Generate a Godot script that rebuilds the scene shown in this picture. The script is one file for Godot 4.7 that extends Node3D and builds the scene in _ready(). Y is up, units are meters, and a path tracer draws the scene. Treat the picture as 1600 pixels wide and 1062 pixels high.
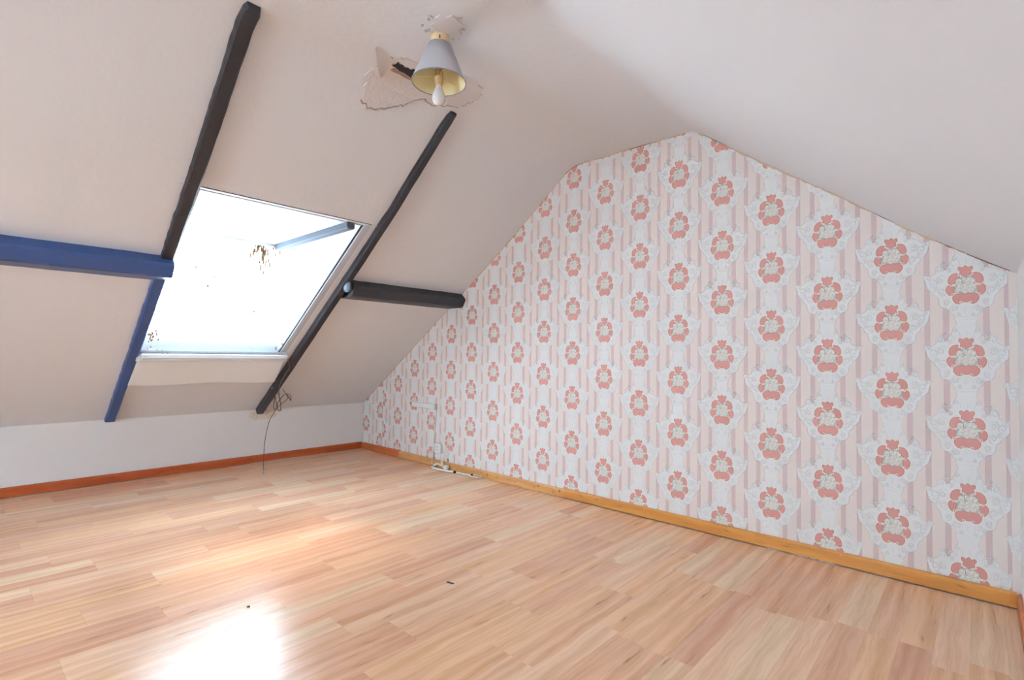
extends Node3D
# An attic bedroom: x runs along the papered gable wall (z = 0), z towards the viewer, the low knee wall stands at x = 0.

const KNEE := 0.487
const FLAT := 2.407
const RIGHT := 5.035
const BACK := 8.0
const HX0 := 0.78       # dormer opening in the left slope
const HX1 := 1.99
const HZ0 := 1.19
const HZ1 := 2.18
const FRONT := 0.85     # glazed front of the dormer
const SILL := 0.985
const HEAD := 1.853

var used := {}
var rng := RandomNumberGenerator.new()
var noise := FastNoiseLite.new()
var prof: Array[Vector2] = []

func _ready():
	rng.seed = 7
	noise.seed = 3
	noise.frequency = 1.0
	# ---- camera
	var cam := Camera3D.new()
	cam.name = "camera"
	var yaw := 0.7405
	var pitch := 0.0287
	var roll := 0.0135
	var fw := Vector3(-sin(yaw) * cos(pitch), sin(pitch), -cos(yaw) * cos(pitch))
	var rt := Vector3(cos(yaw), 0, -sin(yaw))
	var up := rt.cross(fw)
	var r2 := rt * cos(roll) + up * sin(roll)
	var u2 := up * cos(roll) - rt * sin(roll)
	cam.fov = 67.176
	cam.near = 0.02
	add_child(cam)
	cam.transform = Transform3D(Basis(r2, u2, -fw), Vector3(4.916, 1.0244, 3.0136))
	cam.current = true
	# ---- sky and exposure
	var env := Environment.new()
	env.background_mode = Environment.BG_SKY
	var psm := ProceduralSkyMaterial.new()
	psm.sky_top_color = Color(0.83, 0.93, 1.0)
	psm.sky_horizon_color = Color(0.83, 0.93, 1.0)
	psm.ground_bottom_color = Color(0.83, 0.93, 1.0)
	psm.ground_horizon_color = Color(0.83, 0.93, 1.0)
	psm.sky_energy_multiplier = SKY
	psm.ground_energy_multiplier = SKY
	var sky := Sky.new()
	sky.sky_material = psm
	env.sky = sky
	env.ambient_light_source = Environment.AMBIENT_SOURCE_SKY
	env.tonemap_mode = Environment.TONE_MAPPER_LINEAR
	env.tonemap_exposure = 0.89
	env.sdfgi_enabled = true
	env.ssao_enabled = true
	env.ssil_enabled = true
	var we := WorldEnvironment.new()
	we.name = "sky_environment"
	we.environment = env
	add_child(we)
	# ---- hazy low sun that falls through the dormer onto the floor
	var sun := DirectionalLight3D.new()
	sun.name = "sun"
	sun.light_color = Color(1.0, 0.965, 0.93)
	sun.light_energy = SUN
	sun.light_angular_distance = 16.0
	sun.shadow_enabled = true
	add_child(sun)
	sun.look_at_from_position(Vector3(-1.94, 4.0, 1.48), Vector3(2.30, 0.0, 1.78))
	make_profile()
	make_materials()
	build_floor()
	build_walls()
	build_ceiling()
	build_dormer()
	build_skirting()
	build_beams()
	build_lamp()
	build_damage()
	build_wall_items()
	build_damp()
	build_cable()
	build_bits()

const SKY := 4.8
const SUN := 1.6

# ------------------------------------------------------------------ helpers
func numbered(called: String) -> String:
	if not used.has(called):
		used[called] = 0
		return called
	used[called] += 1
	return "%s_%03d" % [called, used[called]]

func obj(called: String, mesh: Mesh, m: Material, parent: Node = self) -> MeshInstance3D:
	var o := MeshInstance3D.new()
	o.name = numbered(called) if parent == self else called
	o.mesh = mesh
	if m:
		o.material_override = m
	parent.add_child(o, true)
	return o

func thing(called: String, label: String, category: String, group := "", at := Vector3.ZERO) -> Node3D:
	var o := Node3D.new()
	o.name = numbered(called)
	add_child(o)
	o.position = at
	tag(o, label, category, group)
	return o

func tag(o: Node, label: String, category: String, group := ""):
	o.set_meta("label", label)
	o.set_meta("category", category)
	if group != "":
		o.set_meta("group", group)

func struct_tag(o: Node, label: String, category: String):
	tag(o, label, category)
	o.set_meta("kind", "structure")

func new_st() -> SurfaceTool:
	var st := SurfaceTool.new()
	st.begin(Mesh.PRIMITIVE_TRIANGLES)
	return st

# a convex polygon turned so that it faces away from "inside"
func face(st: SurfaceTool, pts: Array, inside: Vector3, uvs: Array = []):
	var n: Vector3 = (pts[1] - pts[0]).cross(pts[2] - pts[0])
	var mid := Vector3.ZERO
	for p in pts:
		mid += p
	mid /= pts.size()
	var order := range(pts.size())
	if n.dot(mid - inside) > 0.0:      # clockwise seen from outside
		order.reverse()
	for k in range(1, pts.size() - 1):
		for i in [order[0], order[k], order[k + 1]]:
			if uvs.size():
				st.set_uv(uvs[i])
			st.set_smooth_group(-1)
			st.add_vertex(pts[i])

func done(st: SurfaceTool) -> ArrayMesh:
	st.generate_normals()
	return st.commit()

# box with chamfered edges
func add_box(st: SurfaceTool, c: Vector3, size: Vector3, b := 0.002, basis := Basis.IDENTITY):
	var h := size / 2.0
	b = min(b, min(h.x, min(h.y, h.z)) * 0.9)
	var v := func(sx, sy, sz, ax):
		var p := Vector3(sx * h.x, sy * h.y, sz * h.z)
		for k in 3:
			if k != ax:
				p[k] -= b * [sx, sy, sz][k]
		return c + basis * p
	for ax in 3:
		for s in [-1, 1]:
			var pts := []
			for q in [[-1, -1], [1, -1], [1, 1], [-1, 1]]:
				var sg := [0, 0, 0]
				sg[ax] = s
				sg[(ax + 1) % 3] = q[0]
				sg[(ax + 2) % 3] = q[1]
				pts.append(v.call(sg[0], sg[1], sg[2], ax))
			face(st, pts, c)
	for ax in 3:        # edges parallel to ax
		var a1 := (ax + 1) % 3
		var a2 := (ax + 2) % 3
		for s1 in [-1, 1]:
			for s2 in [-1, 1]:
				var pts := []
				for q in [[-1, a1], [1, a1], [1, a2], [-1, a2]]:
					var sg := [0, 0, 0]
					sg[ax] = q[0]
					sg[a1] = s1
					sg[a2] = s2
					pts.append(v.call(sg[0], sg[1], sg[2], q[1]))
				face(st, pts, c)
	for sx in [-1, 1]:
		for sy in [-1, 1]:
			for sz in [-1, 1]:
				face(st, [v.call(sx, sy, sz, 0), v.call(sx, sy, sz, 1), v.call(sx, sy, sz, 2)], c)

func box_mesh(lo: Vector3, hi: Vector3, b := 0.002) -> ArrayMesh:
	var st := new_st()
	add_box(st, (lo + hi) / 2.0, hi - lo, b)
	return done(st)

# smooth tube along points
func add_tube(st: SurfaceTool, path: Array, r: float, seg := 8, flat := 1.0):
	var n := path.size()
	var rings := []
	var side := Vector3.UP
	for i in n:
		var t: Vector3 = (path[min(i + 1, n - 1)] - path[max(i - 1, 0)]).normalized()
		var ref := side - t * side.dot(t)
		if ref.length() < 0.05:
			ref = Vector3.RIGHT - t * t.x
			if ref.length() < 0.05:
				ref = Vector3.FORWARD - t * t.dot(Vector3.FORWARD)
		side = ref.normalized()
		var b := t.cross(side)
		var ring := []
		for k in seg:
			var a := TAU * k / seg
			ring.append(path[i] + side * cos(a) * r * flat + b * sin(a) * r)
		rings.append(ring)
	for i in n - 1:
		for k in seg:
			var k2 := (k + 1) % seg
			var mid: Vector3 = (path[i] + path[i + 1]) / 2.0
			sface(st, [rings[i][k], rings[i][k2], rings[i + 1][k2], rings[i + 1][k]], mid)
	face(st, rings[0], path[0] + (path[1] - path[0]) * 0.5)
	face(st, rings[n - 1], path[n - 1] + (path[n - 2] - path[n - 1]) * 0.5)

func sface(st: SurfaceTool, pts: Array, inside: Vector3):
	var n: Vector3 = (pts[2] - pts[0]).cross(pts[3] - pts[1])
	var mid: Vector3 = (pts[0] + pts[1] + pts[2] + pts[3]) / 4.0
	var order := [0, 1, 2, 0, 2, 3]
	if n.dot(mid - inside) > 0.0:
		order = [0, 2, 1, 0, 3, 2]
	for i in order:
		st.set_smooth_group(1)
		st.add_vertex(pts[i])

func spline(pts: Array, steps := 6) -> Array:
	var out := []
	var n := pts.size()
	for i in n - 1:
		for k in steps:
			var p0: Vector3 = pts[max(i - 1, 0)]
			var p3: Vector3 = pts[min(i + 2, n - 1)]
			out.append(pts[i].cubic_interpolate(pts[i + 1], p0, p3, float(k) / steps))
	out.append(pts[n - 1])
	return out

# lathe round the y axis; profile of (radius, height) from one end of the outside to the other
func lathe(profile: Array, seg := 40, at := Vector3.ZERO, smooth := true) -> ArrayMesh:
	var st := new_st()
	for i in profile.size() - 1:
		var a: Vector2 = profile[i]
		var b: Vector2 = profile[i + 1]
		for k in seg:
			var t0 := TAU * k / seg
			var t1 := TAU * (k + 1) / seg
			var p := [Vector3(a.x * cos(t0), a.y, a.x * sin(t0)), Vector3(a.x * cos(t1), a.y, a.x * sin(t1)), Vector3(b.x * cos(t1), b.y, b.x * sin(t1)), Vector3(b.x * cos(t0), b.y, b.x * sin(t0))]
			for j in [[0, 1, 2], [0, 2, 3]]:
				if p[j[0]].is_equal_approx(p[j[1]]) or p[j[1]].is_equal_approx(p[j[2]]) or p[j[0]].is_equal_approx(p[j[2]]):
					continue
				for q in j:
					st.set_smooth_group(i if not smooth else 1)
					st.add_vertex(at + p[q])
	return done(st)

# flat polygon given in 2-D, placed by a basis (u, v, normal) and thickened along the normal
func slab(st: SurfaceTool, poly: PackedVector2Array, o: Vector3, u: Vector3, v: Vector3, thick: float, uv = null):
	if Geometry2D.is_polygon_clockwise(poly):
		poly = poly.duplicate()
		poly.reverse()
	var n := u.cross(v).normalized()
	var tri := Geometry2D.triangulate_polygon(poly)
	var at := func(p: Vector2, d: float): return o + u * p.x + v * p.y + n * d
	for k in range(0, tri.size(), 3):
		var t := [tri[k], tri[k + 1], tri[k + 2]]
		var a := poly[t[0]]
		var b := poly[t[1]]
		var c := poly[t[2]]
		if (b - a).cross(c - a) > 0:
			t.reverse()
		for i in t:
			if uv != null:
				st.set_uv(uv.call(poly[i]))
			st.set_smooth_group(-1)
			st.add_vertex(at.call(poly[i], thick))
		t.reverse()
		for i in t:
			if uv != null:
				st.set_uv(uv.call(poly[i]))
			st.set_smooth_group(-1)
			st.add_vertex(at.call(poly[i], 0.0))
	for i in poly.size():
		var a := poly[i]
		var b := poly[(i + 1) % poly.size()]
		for q in [[a, thick], [b, 0.0], [a, 0.0], [a, thick], [b, thick], [b, 0.0]]:
			if uv != null:
				st.set_uv(uv.call(q[0]))
			st.set_smooth_group(-1)
			st.add_vertex(at.call(q[0], q[1]))

# ------------------------------------------------------------------ the ceiling's cross-section
func make_profile():
	var key := [Vector2(-0.05, 0.453), Vector2(0.0, KNEE), Vector2(1.559, 1.553), Vector2(2.147, 1.963), Vector2(2.64, 2.340), Vector2(2.70, 2.379), Vector2(2.76, 2.399), Vector2(2.84, FLAT), Vector2(3.60, FLAT), Vector2(3.645, 2.397), Vector2(3.69, 2.371), Vector2(4.062, 2.091), Vector2(4.366, 1.876), Vector2(4.628, 1.672), Vector2(4.856, 1.513), Vector2(RIGHT + 0.05, 1.362)]
	for k in key:
		prof.append(k)

func roof_y(x: float) -> float:
	for i in prof.size() - 1:
		if x <= prof[i + 1].x:
			var t := (x - prof[i].x) / (prof[i + 1].x - prof[i].x)
			return lerpf(prof[i].y, prof[i + 1].y, t)
	return prof[-1].y

func roof_n(x: float) -> Vector3:      # into the room
	var d := Vector2(0.04, roof_y(x + 0.02) - roof_y(x - 0.02)).normalized()
	return Vector3(d.y, -d.x, 0)

func roof_p(x: float, z: float, out := 0.0) -> Vector3:
	return Vector3(x, roof_y(x), z) + roof_n(x) * out

# ------------------------------------------------------------------ materials
var M := {}

func mat(c: Color, rough := 0.8, metal := 0.0) -> StandardMaterial3D:
	var m := StandardMaterial3D.new()
	m.albedo_color = c
	m.roughness = rough
	m.metallic = metal
	return m

func noise_tex(freq: float, octaves := 4, size := 512, kind := FastNoiseLite.TYPE_SIMPLEX_SMOOTH, sd := 1) -> NoiseTexture2D:
	var n := FastNoiseLite.new()
	n.seed = sd
	n.noise_type = kind
	n.frequency = freq
	n.fractal_octaves = octaves
	var t := NoiseTexture2D.new()
	t.width = size
	t.height = size
	t.seamless = true
	t.noise = n
	return t

func bumpy(m: StandardMaterial3D, t: Texture2D, cm: float, scale: float, world := true) -> StandardMaterial3D:
	m.uv1_triplanar = true
	m.uv1_world_triplanar = world
	m.uv1_scale = Vector3.ONE * scale
	m.heightmap_enabled = true
	m.heightmap_texture = t
	m.heightmap_scale = cm
	return m

func make_materials():
	var plaster_h := noise_tex(0.02, 5, 1024)
	M.plaster = bumpy(mat(Color(0.945, 0.947, 0.960), 0.85), plaster_h, 0.10, 1.0)
	M.knee = bumpy(mat(Color(0.955, 0.945, 0.942), 0.8), noise_tex(0.05, 4, 512, FastNoiseLite.TYPE_CELLULAR, 5), 0.12, 2.6)
	M.bare = bumpy(mat(Color(0.905, 0.88, 0.875), 0.9), plaster_h, 0.2, 2.0)
	M.crack = mat(Color(0.35, 0.27, 0.24), 0.95)
	M.white = bumpy(mat(Color(0.93, 0.93, 0.93), 0.45), plaster_h, 0.05, 2.0)
	M.reveal = bumpy(mat(Color(0.96, 0.965, 0.97), 0.6), plaster_h, 0.25, 1.5)
	M.flare_navy = bumpy(mat(Color(0.215, 0.325, 0.54), 0.42), plaster_h, 0.12, 4.0)  # dark beam paint with the blue of lens flare mixed into the colour
	M.black = bumpy(mat(Color(0.165, 0.17, 0.20), 0.5), plaster_h, 0.12, 4.0)
	M.ink = mat(Color(0.05, 0.05, 0.06), 0.9)
	M.brick = mat(Color(0.5, 0.5, 0.5), 0.9)
	var wood := wood_image()
	M.wood_tex = ImageTexture.create_from_image(wood)
	var tints := [Color(1.0, 0.83, 0.695), Color(0.98, 0.79, 0.65), Color(0.925, 0.72, 0.595), Color(0.99, 0.80, 0.64), Color(0.955, 0.755, 0.62), Color(1.0, 0.86, 0.72)]
	M.planks = []
	for t in tints:
		var m := mat(t, 0.24)
		m.albedo_texture = M.wood_tex
		m.metallic_specular = 0.5
		m.heightmap_enabled = true
		m.heightmap_texture = noise_strip()
		m.heightmap_scale = 0.035
		M.planks.append(m)
	for p in [["oak", Color(0.86, 0.595, 0.29)], ["pine", Color(0.86, 0.635, 0.39)], ["mahogany", Color(0.74, 0.35, 0.17)], ["red_pine", Color(0.78, 0.42, 0.22)]]:
		var m := mat(p[1], 0.35)
		m.albedo_texture = M.wood_tex
		m.uv1_triplanar = true
		m.uv1_scale = Vector3(1.0, 2.2, 1.0)
		M[p[0]] = m
	make_wallpaper()

var strip_tex: NoiseTexture2D
func noise_strip() -> NoiseTexture2D:
	if strip_tex == null:
		strip_tex = noise_tex(0.012, 3, 512, FastNoiseLite.TYPE_SIMPLEX_SMOOTH, 9)
	return strip_tex

# wood grain: u along the grain (1.4 m), v across (4 strips of 9.65 cm)
func wood_image() -> Image:
	var w := 1024
	var h := 512
	var n1 := FastNoiseLite.new()
	n1.seed = 11
	n1.frequency = 0.012
	n1.fractal_octaves = 3
	var n2 := FastNoiseLite.new()
	n2.seed = 12
	n2.frequency = 0.09
	n2.fractal_octaves = 2
	var n3 := FastNoiseLite.new()
	n3.seed = 13
	n3.frequency = 0.02
	n3.fractal_type = FastNoiseLite.FRACTAL_RIDGED
	n3.fractal_octaves = 2
	var data := PackedByteArray()
	data.resize(w * h * 3)
	var i := 0
	for y in h:
		for x in w:
			var strip := float(y / 128) * 400.0
			var warp := n1.get_noise_2d(x * 0.35 + 900.0, y * 0.5 + strip) * 15.0
			var band := n1.get_noise_2d(x * 0.06, (y + warp) * 1.3 + strip)
			var fine := n2.get_noise_2d(x * 0.10, (y + warp * 0.5) * 3.0 + strip)
			var ridge := n3.get_noise_2d(x * 0.07 + 50.0, (y + warp) * 1.0 + strip * 2.0)
			var dark := smoothstep(0.72, 0.97, ridge) * smoothstep(0.10, 0.34, -band)
			var line := smoothstep(0.55, 0.95, n3.get_noise_2d(x * 0.05 + 700.0, (y + warp) * 3.2 + strip))
			var v := 0.955 + band * 0.095 + fine * 0.045 - line * 0.045
			var r := clampf(v - dark * 0.24, 0, 1)
			var g := clampf(v * (0.985 + band * 0.06) - dark * 0.27, 0, 1)
			var b := clampf(v * (0.97 + band * 0.12) - dark * 0.26, 0, 1)
			data[i] = int(r * 255)
			data[i + 1] = int(g * 255)
			data[i + 2] = int(b * 255)
			i += 3
	var img := Image.create_from_data(w, h, false, Image.FORMAT_RGB8, data)
	return img

# ------------------------------------------------------------------ wallpaper print: two columns, half drop, 53 x 31.9 cm
const WP_W := 1696
const WP_H := 1020
var wp_img: Image
var wp_hgt: Image

func wp_span(img: Image, y: int, x0: float, x1: float, c: Color):
	var a := int(ceil(x0 - 0.5))
	var b := int(ceil(x1 - 0.5))
	if b <= a:
		return
	y = posmod(y, WP_H)
	var w := b - a
	a = posmod(a, WP_W)
	img.fill_rect(Rect2i(a, y, min(w, WP_W - a), 1), c)
	if a + w > WP_W:
		img.fill_rect(Rect2i(0, y, a + w - WP_W, 1), c)

func wp_poly(img: Image, pts: PackedVector2Array, c: Color):
	var lo := pts[0].y
	var hi := pts[0].y
	for p in pts:
		lo = min(lo, p.y)
		hi = max(hi, p.y)
	for y in range(int(floor(lo)), int(ceil(hi)) + 1):
		var yy := y + 0.5
		var xs := []
		for i in pts.size():
			var a := pts[i]
			var b := pts[(i + 1) % pts.size()]
			if (a.y <= yy) != (b.y <= yy):
				xs.append(a.x + (yy - a.y) / (b.y - a.y) * (b.x - a.x))
		xs.sort()
		for k in range(0, xs.size() - 1, 2):
			wp_span(img, y, xs[k], xs[k + 1], c)

func wp_disc(img: Image, p: Vector2, r: float, c: Color, sq := 1.0):
	for y in range(int(p.y - r * sq) - 1, int(p.y + r * sq) + 2):
		var d := (y + 0.5 - p.y) / sq
		if absf(d) < r:
			var w := sqrt(r * r - d * d)
			wp_span(img, y, p.x - w, p.x + w, c)

func wp_line(img: Image, pts: PackedVector2Array, r: float, c: Color, taper := false):
	for i in pts.size() - 1:
		var n := int(pts[i].distance_to(pts[i + 1]) / max(r * 0.5, 0.7)) + 1
		for k in n:
			var f := 1.0 - 0.6 * float(i) / pts.size() if taper else 1.0
			wp_disc(img, pts[i].lerp(pts[i + 1], float(k) / n), r * f, c)

func round_poly(pts: Array, steps := 5) -> PackedVector2Array:
	var out := PackedVector2Array()
	var n := pts.size()
	for i in n:
		for k in steps:
			out.append(pts[i].cubic_interpolate(pts[(i + 1) % n], pts[posmod(i - 1, n)], pts[(i + 2) % n], float(k) / steps))
	return out

func curl(c: Vector2, r: float, a0: float, turns: float) -> PackedVector2Array:
	var out := PackedVector2Array()
	for k in 15:
		var t := k / 14.0
		out.append(c + Vector2.from_angle(a0 + TAU * turns * t) * r * (1.0 - 0.75 * t))
	return out

func mirror(pts: Array) -> Array:
	var out := []
	for p in pts:
		out.append(Vector2(-p.x, p.y))
	return out

func make_wallpaper():
	# motif units: 1062 per column pitch (26.5 cm), 1000 per row (31.9 cm), y down
	var k := Vector2(WP_W / 2.0 / 1062.0, WP_H / 1000.0)
	wp_img = Image.create(WP_W, WP_H, false, Image.FORMAT_RGB8)
	wp_hgt = Image.create(WP_W, WP_H, false, Image.FORMAT_RGB8)
	var base := Color(0.93, 0.875, 0.85)
	var dot := Color(0.955, 0.905, 0.88)
	var mauve := Color(0.835, 0.735, 0.735)
	var mauve2 := Color(0.86, 0.765, 0.755)
	var lace := Color(0.93, 0.922, 0.915)
	var lace2 := Color(1.0, 0.995, 0.985)
	var lace3 := Color(0.83, 0.815, 0.81)  # darker lines that paint relief shade on scrolls and pleats
	var rose := Color(0.845, 0.59, 0.55)
	var rose_d := Color(0.79, 0.53, 0.51)
	var cream := Color(0.985, 0.965, 0.94)
	var green := Color(0.74, 0.765, 0.735)
	var petal_c := Color(0.90, 0.885, 0.86)
	wp_img.fill(base)
	wp_hgt.fill(Color(0.30, 0.30, 0.30))
	# dotted ground
	var row := 0
	var y := 0.0
	while y < WP_H - 1:
		var x := 6.0 if row % 2 else 0.0
		while x < WP_W - 1:
			wp_disc(wp_img, Vector2(x + 3, y + 3), 2.6, dot)
			wp_disc(wp_hgt, Vector2(x + 3, y + 3), 2.6, Color(0.38, 0.38, 0.38))
			x += 11.777
		y += 8.5
		row += 1
	# mauve stripes, each a lattice of short bars
	for q in 8:
		var cx := WP_W * q / 8.0
		if q % 4 == 0:
			continue
		var hw := 40.0 * k.x
		for yy in WP_H:
			var e := 1.5 if (yy / 8) % 2 else 0.0
			wp_span(wp_img, yy, cx - hw - e, cx + hw + e, mauve if (yy / 5) % 2 else mauve2)
			wp_span(wp_hgt, yy, cx - hw, cx + hw, Color(0.22, 0.22, 0.22))
	var right_side := [Vector2(135, -560), Vector2(125, -470), Vector2(145, -410), Vector2(185, -350), Vector2(205, -300), Vector2(228, -262), Vector2(262, -226), Vector2(300, -240), Vector2(330, -275), Vector2(375, -285), Vector2(405, -250), Vector2(400, -205), Vector2(430, -175), Vector2(490, -150), Vector2(540, -165), Vector2(572, -140), Vector2(560, -105), Vector2(548, -60), Vector2(530, 0), Vector2(490, 45), Vector2(440, 75), Vector2(425, 120), Vector2(380, 150), Vector2(365, 195), Vector2(350, 265), Vector2(310, 300), Vector2(250, 318), Vector2(220, 350), Vector2(190, 385), Vector2(165, 400), Vector2(145, 440), Vector2(130, 470)]
	var outline := right_side.duplicate()
	var other := mirror(right_side)
	other.reverse()
	outline.append_array(other)
	for pos in [Vector2(0, 0), Vector2(1062, 500)]:
		var w := func(p: Vector2) -> Vector2: return (p + pos) * k
		var poly := PackedVector2Array()
		for p in round_poly(outline, 5):
			poly.append(w.call(p))
		# the neck that joins one cartouche to the next
		wp_poly(wp_img, poly, lace)
		wp_poly(wp_hgt, poly, Color(0.52, 0.52, 0.52))
		# bumpy lace edge
		var step := 0
		for p in poly:
			step += 1
			if step % 3 == 0:
				wp_disc(wp_img, p, 8.0, lace)
				wp_disc(wp_hgt, p, 8.0, Color(0.6, 0.6, 0.6))
		wp_line(wp_img, poly, 2.4, lace2)
		wp_line(wp_hgt, poly, 2.6, Color(0.72, 0.72, 0.72))
		# embossed scrolls: bright lines with their relief shade painted beside them
		for s in [-1, 1]:
			var scr := []
			for c in [[Vector2(350, -245), 58, 2.6], [Vector2(300, -330), 34, 0.4], [Vector2(455, -60), 70, 1.2], [Vector2(500, -125), 34, 4.0], [Vector2(330, 80), 60, 2.0], [Vector2(345, -90), 55, 5.0], [Vector2(270, 225), 52, 1.0], [Vector2(150, 320), 46, 3.5], [Vector2(140, -380), 36, 5.2], [Vector2(225, -225), 34, 1.2], [Vector2(400, 40), 38, 4.1], [Vector2(205, 330), 30, 2.2], [Vector2(95, 400), 30, 0.5]]:
				var line := PackedVector2Array()
				for p in curl(c[0], c[1], c[2], 1.3):
					line.append(w.call(Vector2(p.x * s, p.y)))
				wp_line(wp_img, line, 3.6, lace2)
				wp_line(wp_hgt, line, 4.0, Color(0.78, 0.78, 0.78))
				var low := PackedVector2Array()
				for p in line:
					low.append(p + Vector2(3.5, 4.0))
				wp_line(wp_img, low, 2.2, lace3)
			# hooks at the tips and shoulders
			for c in [[Vector2(560, -150), 26, 0.2], [Vector2(240, -285), 30, 4.2]]:
				var line := PackedVector2Array()
				for p in curl(c[0], c[1], c[2], 1.0):
					line.append(w.call(Vector2(p.x * s, p.y)))
				wp_line(wp_img, line, 5.0, lace2)
				wp_line(wp_hgt, line, 5.0, Color(0.85, 0.85, 0.85))
		# radiating pleats
		for a in 44:
			var d := Vector2.from_angle(TAU * a / 44.0 + 0.03)
			var r0 := 300.0
			var r1 := 345.0 + 25.0 * (a % 2)
			var line := PackedVector2Array([w.call(d * r0 * Vector2(1, 1.02)), w.call(d * r1)])
			wp_line(wp_hgt, line, 3.0, Color(0.62, 0.62, 0.62))
			wp_line(wp_img, line, 1.3, lace3 if a % 2 else lace2)
		# medallion: six rose lobes with cream rims
		var ul := [Vector2(-95, -165), Vector2(-150, -172), Vector2(-205, -145), Vector2(-232, -95), Vector2(-232, -40), Vector2(-190, -20), Vector2(-138, -34), Vector2(-130, -80), Vector2(-105, -100), Vector2(-72, -118)]
		var ml := [Vector2(-175, 0), Vector2(-225, -10), Vector2(-262, 25), Vector2(-262, 75), Vector2(-235, 120), Vector2(-195, 140), Vector2(-155, 108), Vector2(-160, 65), Vector2(-140, 25)]
		var crown := [Vector2(-80, -148), Vector2(-74, -195), Vector2(-100, -225), Vector2(-92, -262), Vector2(-60, -258), Vector2(-38, -248), Vector2(0, -275), Vector2(38, -248), Vector2(60, -258), Vector2(92, -262), Vector2(100, -225), Vector2(74, -195), Vector2(80, -148), Vector2(30, -135), Vector2(0, -122), Vector2(-30, -135)]
		var low2 := [Vector2(-140, 120), Vector2(-172, 150), Vector2(-172, 200), Vector2(-135, 245), Vector2(-80, 258), Vector2(-48, 240), Vector2(-55, 215), Vector2(-20, 238), Vector2(0, 228), Vector2(20, 238), Vector2(55, 215), Vector2(48, 240), Vector2(80, 258), Vector2(135, 245), Vector2(172, 200), Vector2(172, 150), Vector2(140, 112), Vector2(60, 112), Vector2(0, 118), Vector2(-60, 112)]
		for shape in [ul, mirror(ul), ml, mirror(ml), crown, low2]:
			var q := PackedVector2Array()
			for p in round_poly(shape, 5):
				q.append(w.call(p))
			q.append(q[0])
			wp_line(wp_img, q, 11.0, cream)
			wp_poly(wp_img, q, rose)
			wp_line(wp_img, q, 1.6, rose_d)
			wp_poly(wp_hgt, q, Color(0.45, 0.45, 0.45))
			wp_line(wp_hgt, q, 4.0, Color(0.75, 0.75, 0.75))
		for s in [-1, 1]:
			for c in [[Vector2(-88, -150), 24, 0.0], [Vector2(-192, -8), 24, 5.6], [Vector2(-172, 125), 26, 2.5], [Vector2(-62, 232), 22, 1.0]]:
				var line := PackedVector2Array()
				for p in curl(c[0], c[1], c[2], 0.9):
					line.append(w.call(Vector2(p.x * s, p.y)))
				wp_line(wp_img, line, 4.5, cream)
				wp_line(wp_hgt, line, 4.5, Color(0.8, 0.8, 0.8))
		# posy of pale flowers on grey green leaves
		var heart := PackedVector2Array()
		for p in round_poly([Vector2(-50, -120), Vector2(50, -120), Vector2(112, -85), Vector2(128, -30), Vector2(150, 40), Vector2(150, 88), Vector2(100, 106), Vector2(0, 112), Vector2(-100, 106), Vector2(-150, 88), Vector2(-150, 40), Vector2(-128, -30), Vector2(-112, -85)], 4):
			heart.append(w.call(p))
		wp_poly(wp_img, heart, green)
		var rr := RandomNumberGenerator.new()
		rr.seed = 21
		for f in [[-85, -48, 58], [-15, -78, 42], [62, -58, 66], [-68, 32, 64], [20, 0, 62], [95, 22, 58], [-8, 66, 54], [68, 72, 46], [-108, 66, 36]]:
			var c := Vector2(f[0], f[1])
			for a in 6:
				var o: Vector2 = Vector2.from_angle(TAU * a / 6.0 + f[2]) * f[2] * 0.55
				var tone: float = rr.randf_range(-0.03, 0.05)
				wp_disc(wp_img, w.call(c + o), f[2] * 0.42 * k.x, Color(0.80, 0.78, 0.74))
				wp_disc(wp_img, w.call(c + o * 0.93), f[2] * 0.36 * k.x, petal_c + Color(tone, tone, tone))
				wp_disc(wp_hgt, w.call(c + o), f[2] * 0.38 * k.x, Color(0.65, 0.65, 0.65))
			wp_disc(wp_img, w.call(c), f[2] * 0.3 * k.x, Color(0.90, 0.86, 0.82))
			wp_disc(wp_hgt, w.call(c), f[2] * 0.22 * k.x, Color(0.5, 0.5, 0.5))
			wp_line(wp_img, PackedVector2Array([w.call(c + Vector2(-10, 6)), w.call(c + Vector2(12, 9))]), 1.5, Color(0.84, 0.66, 0.62))
		wp_line(wp_img, PackedVector2Array([w.call(Vector2(-45, -80)), w.call(Vector2(-48, -30))]), 3.0, Color(0.5, 0.5, 0.5))
	wp_img.resize(WP_W / 2, WP_H / 2, Image.INTERPOLATE_CUBIC)
	wp_hgt.resize(WP_W / 2, WP_H / 2, Image.INTERPOLATE_CUBIC)
	var m := mat(Color(1, 1, 1), 0.62)
	m.albedo_texture = ImageTexture.create_from_image(wp_img)
	m.heightmap_enabled = true
	m.heightmap_texture = ImageTexture.create_from_image(wp_hgt)
	m.heightmap_scale = 0.5
	M.paper = m

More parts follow.
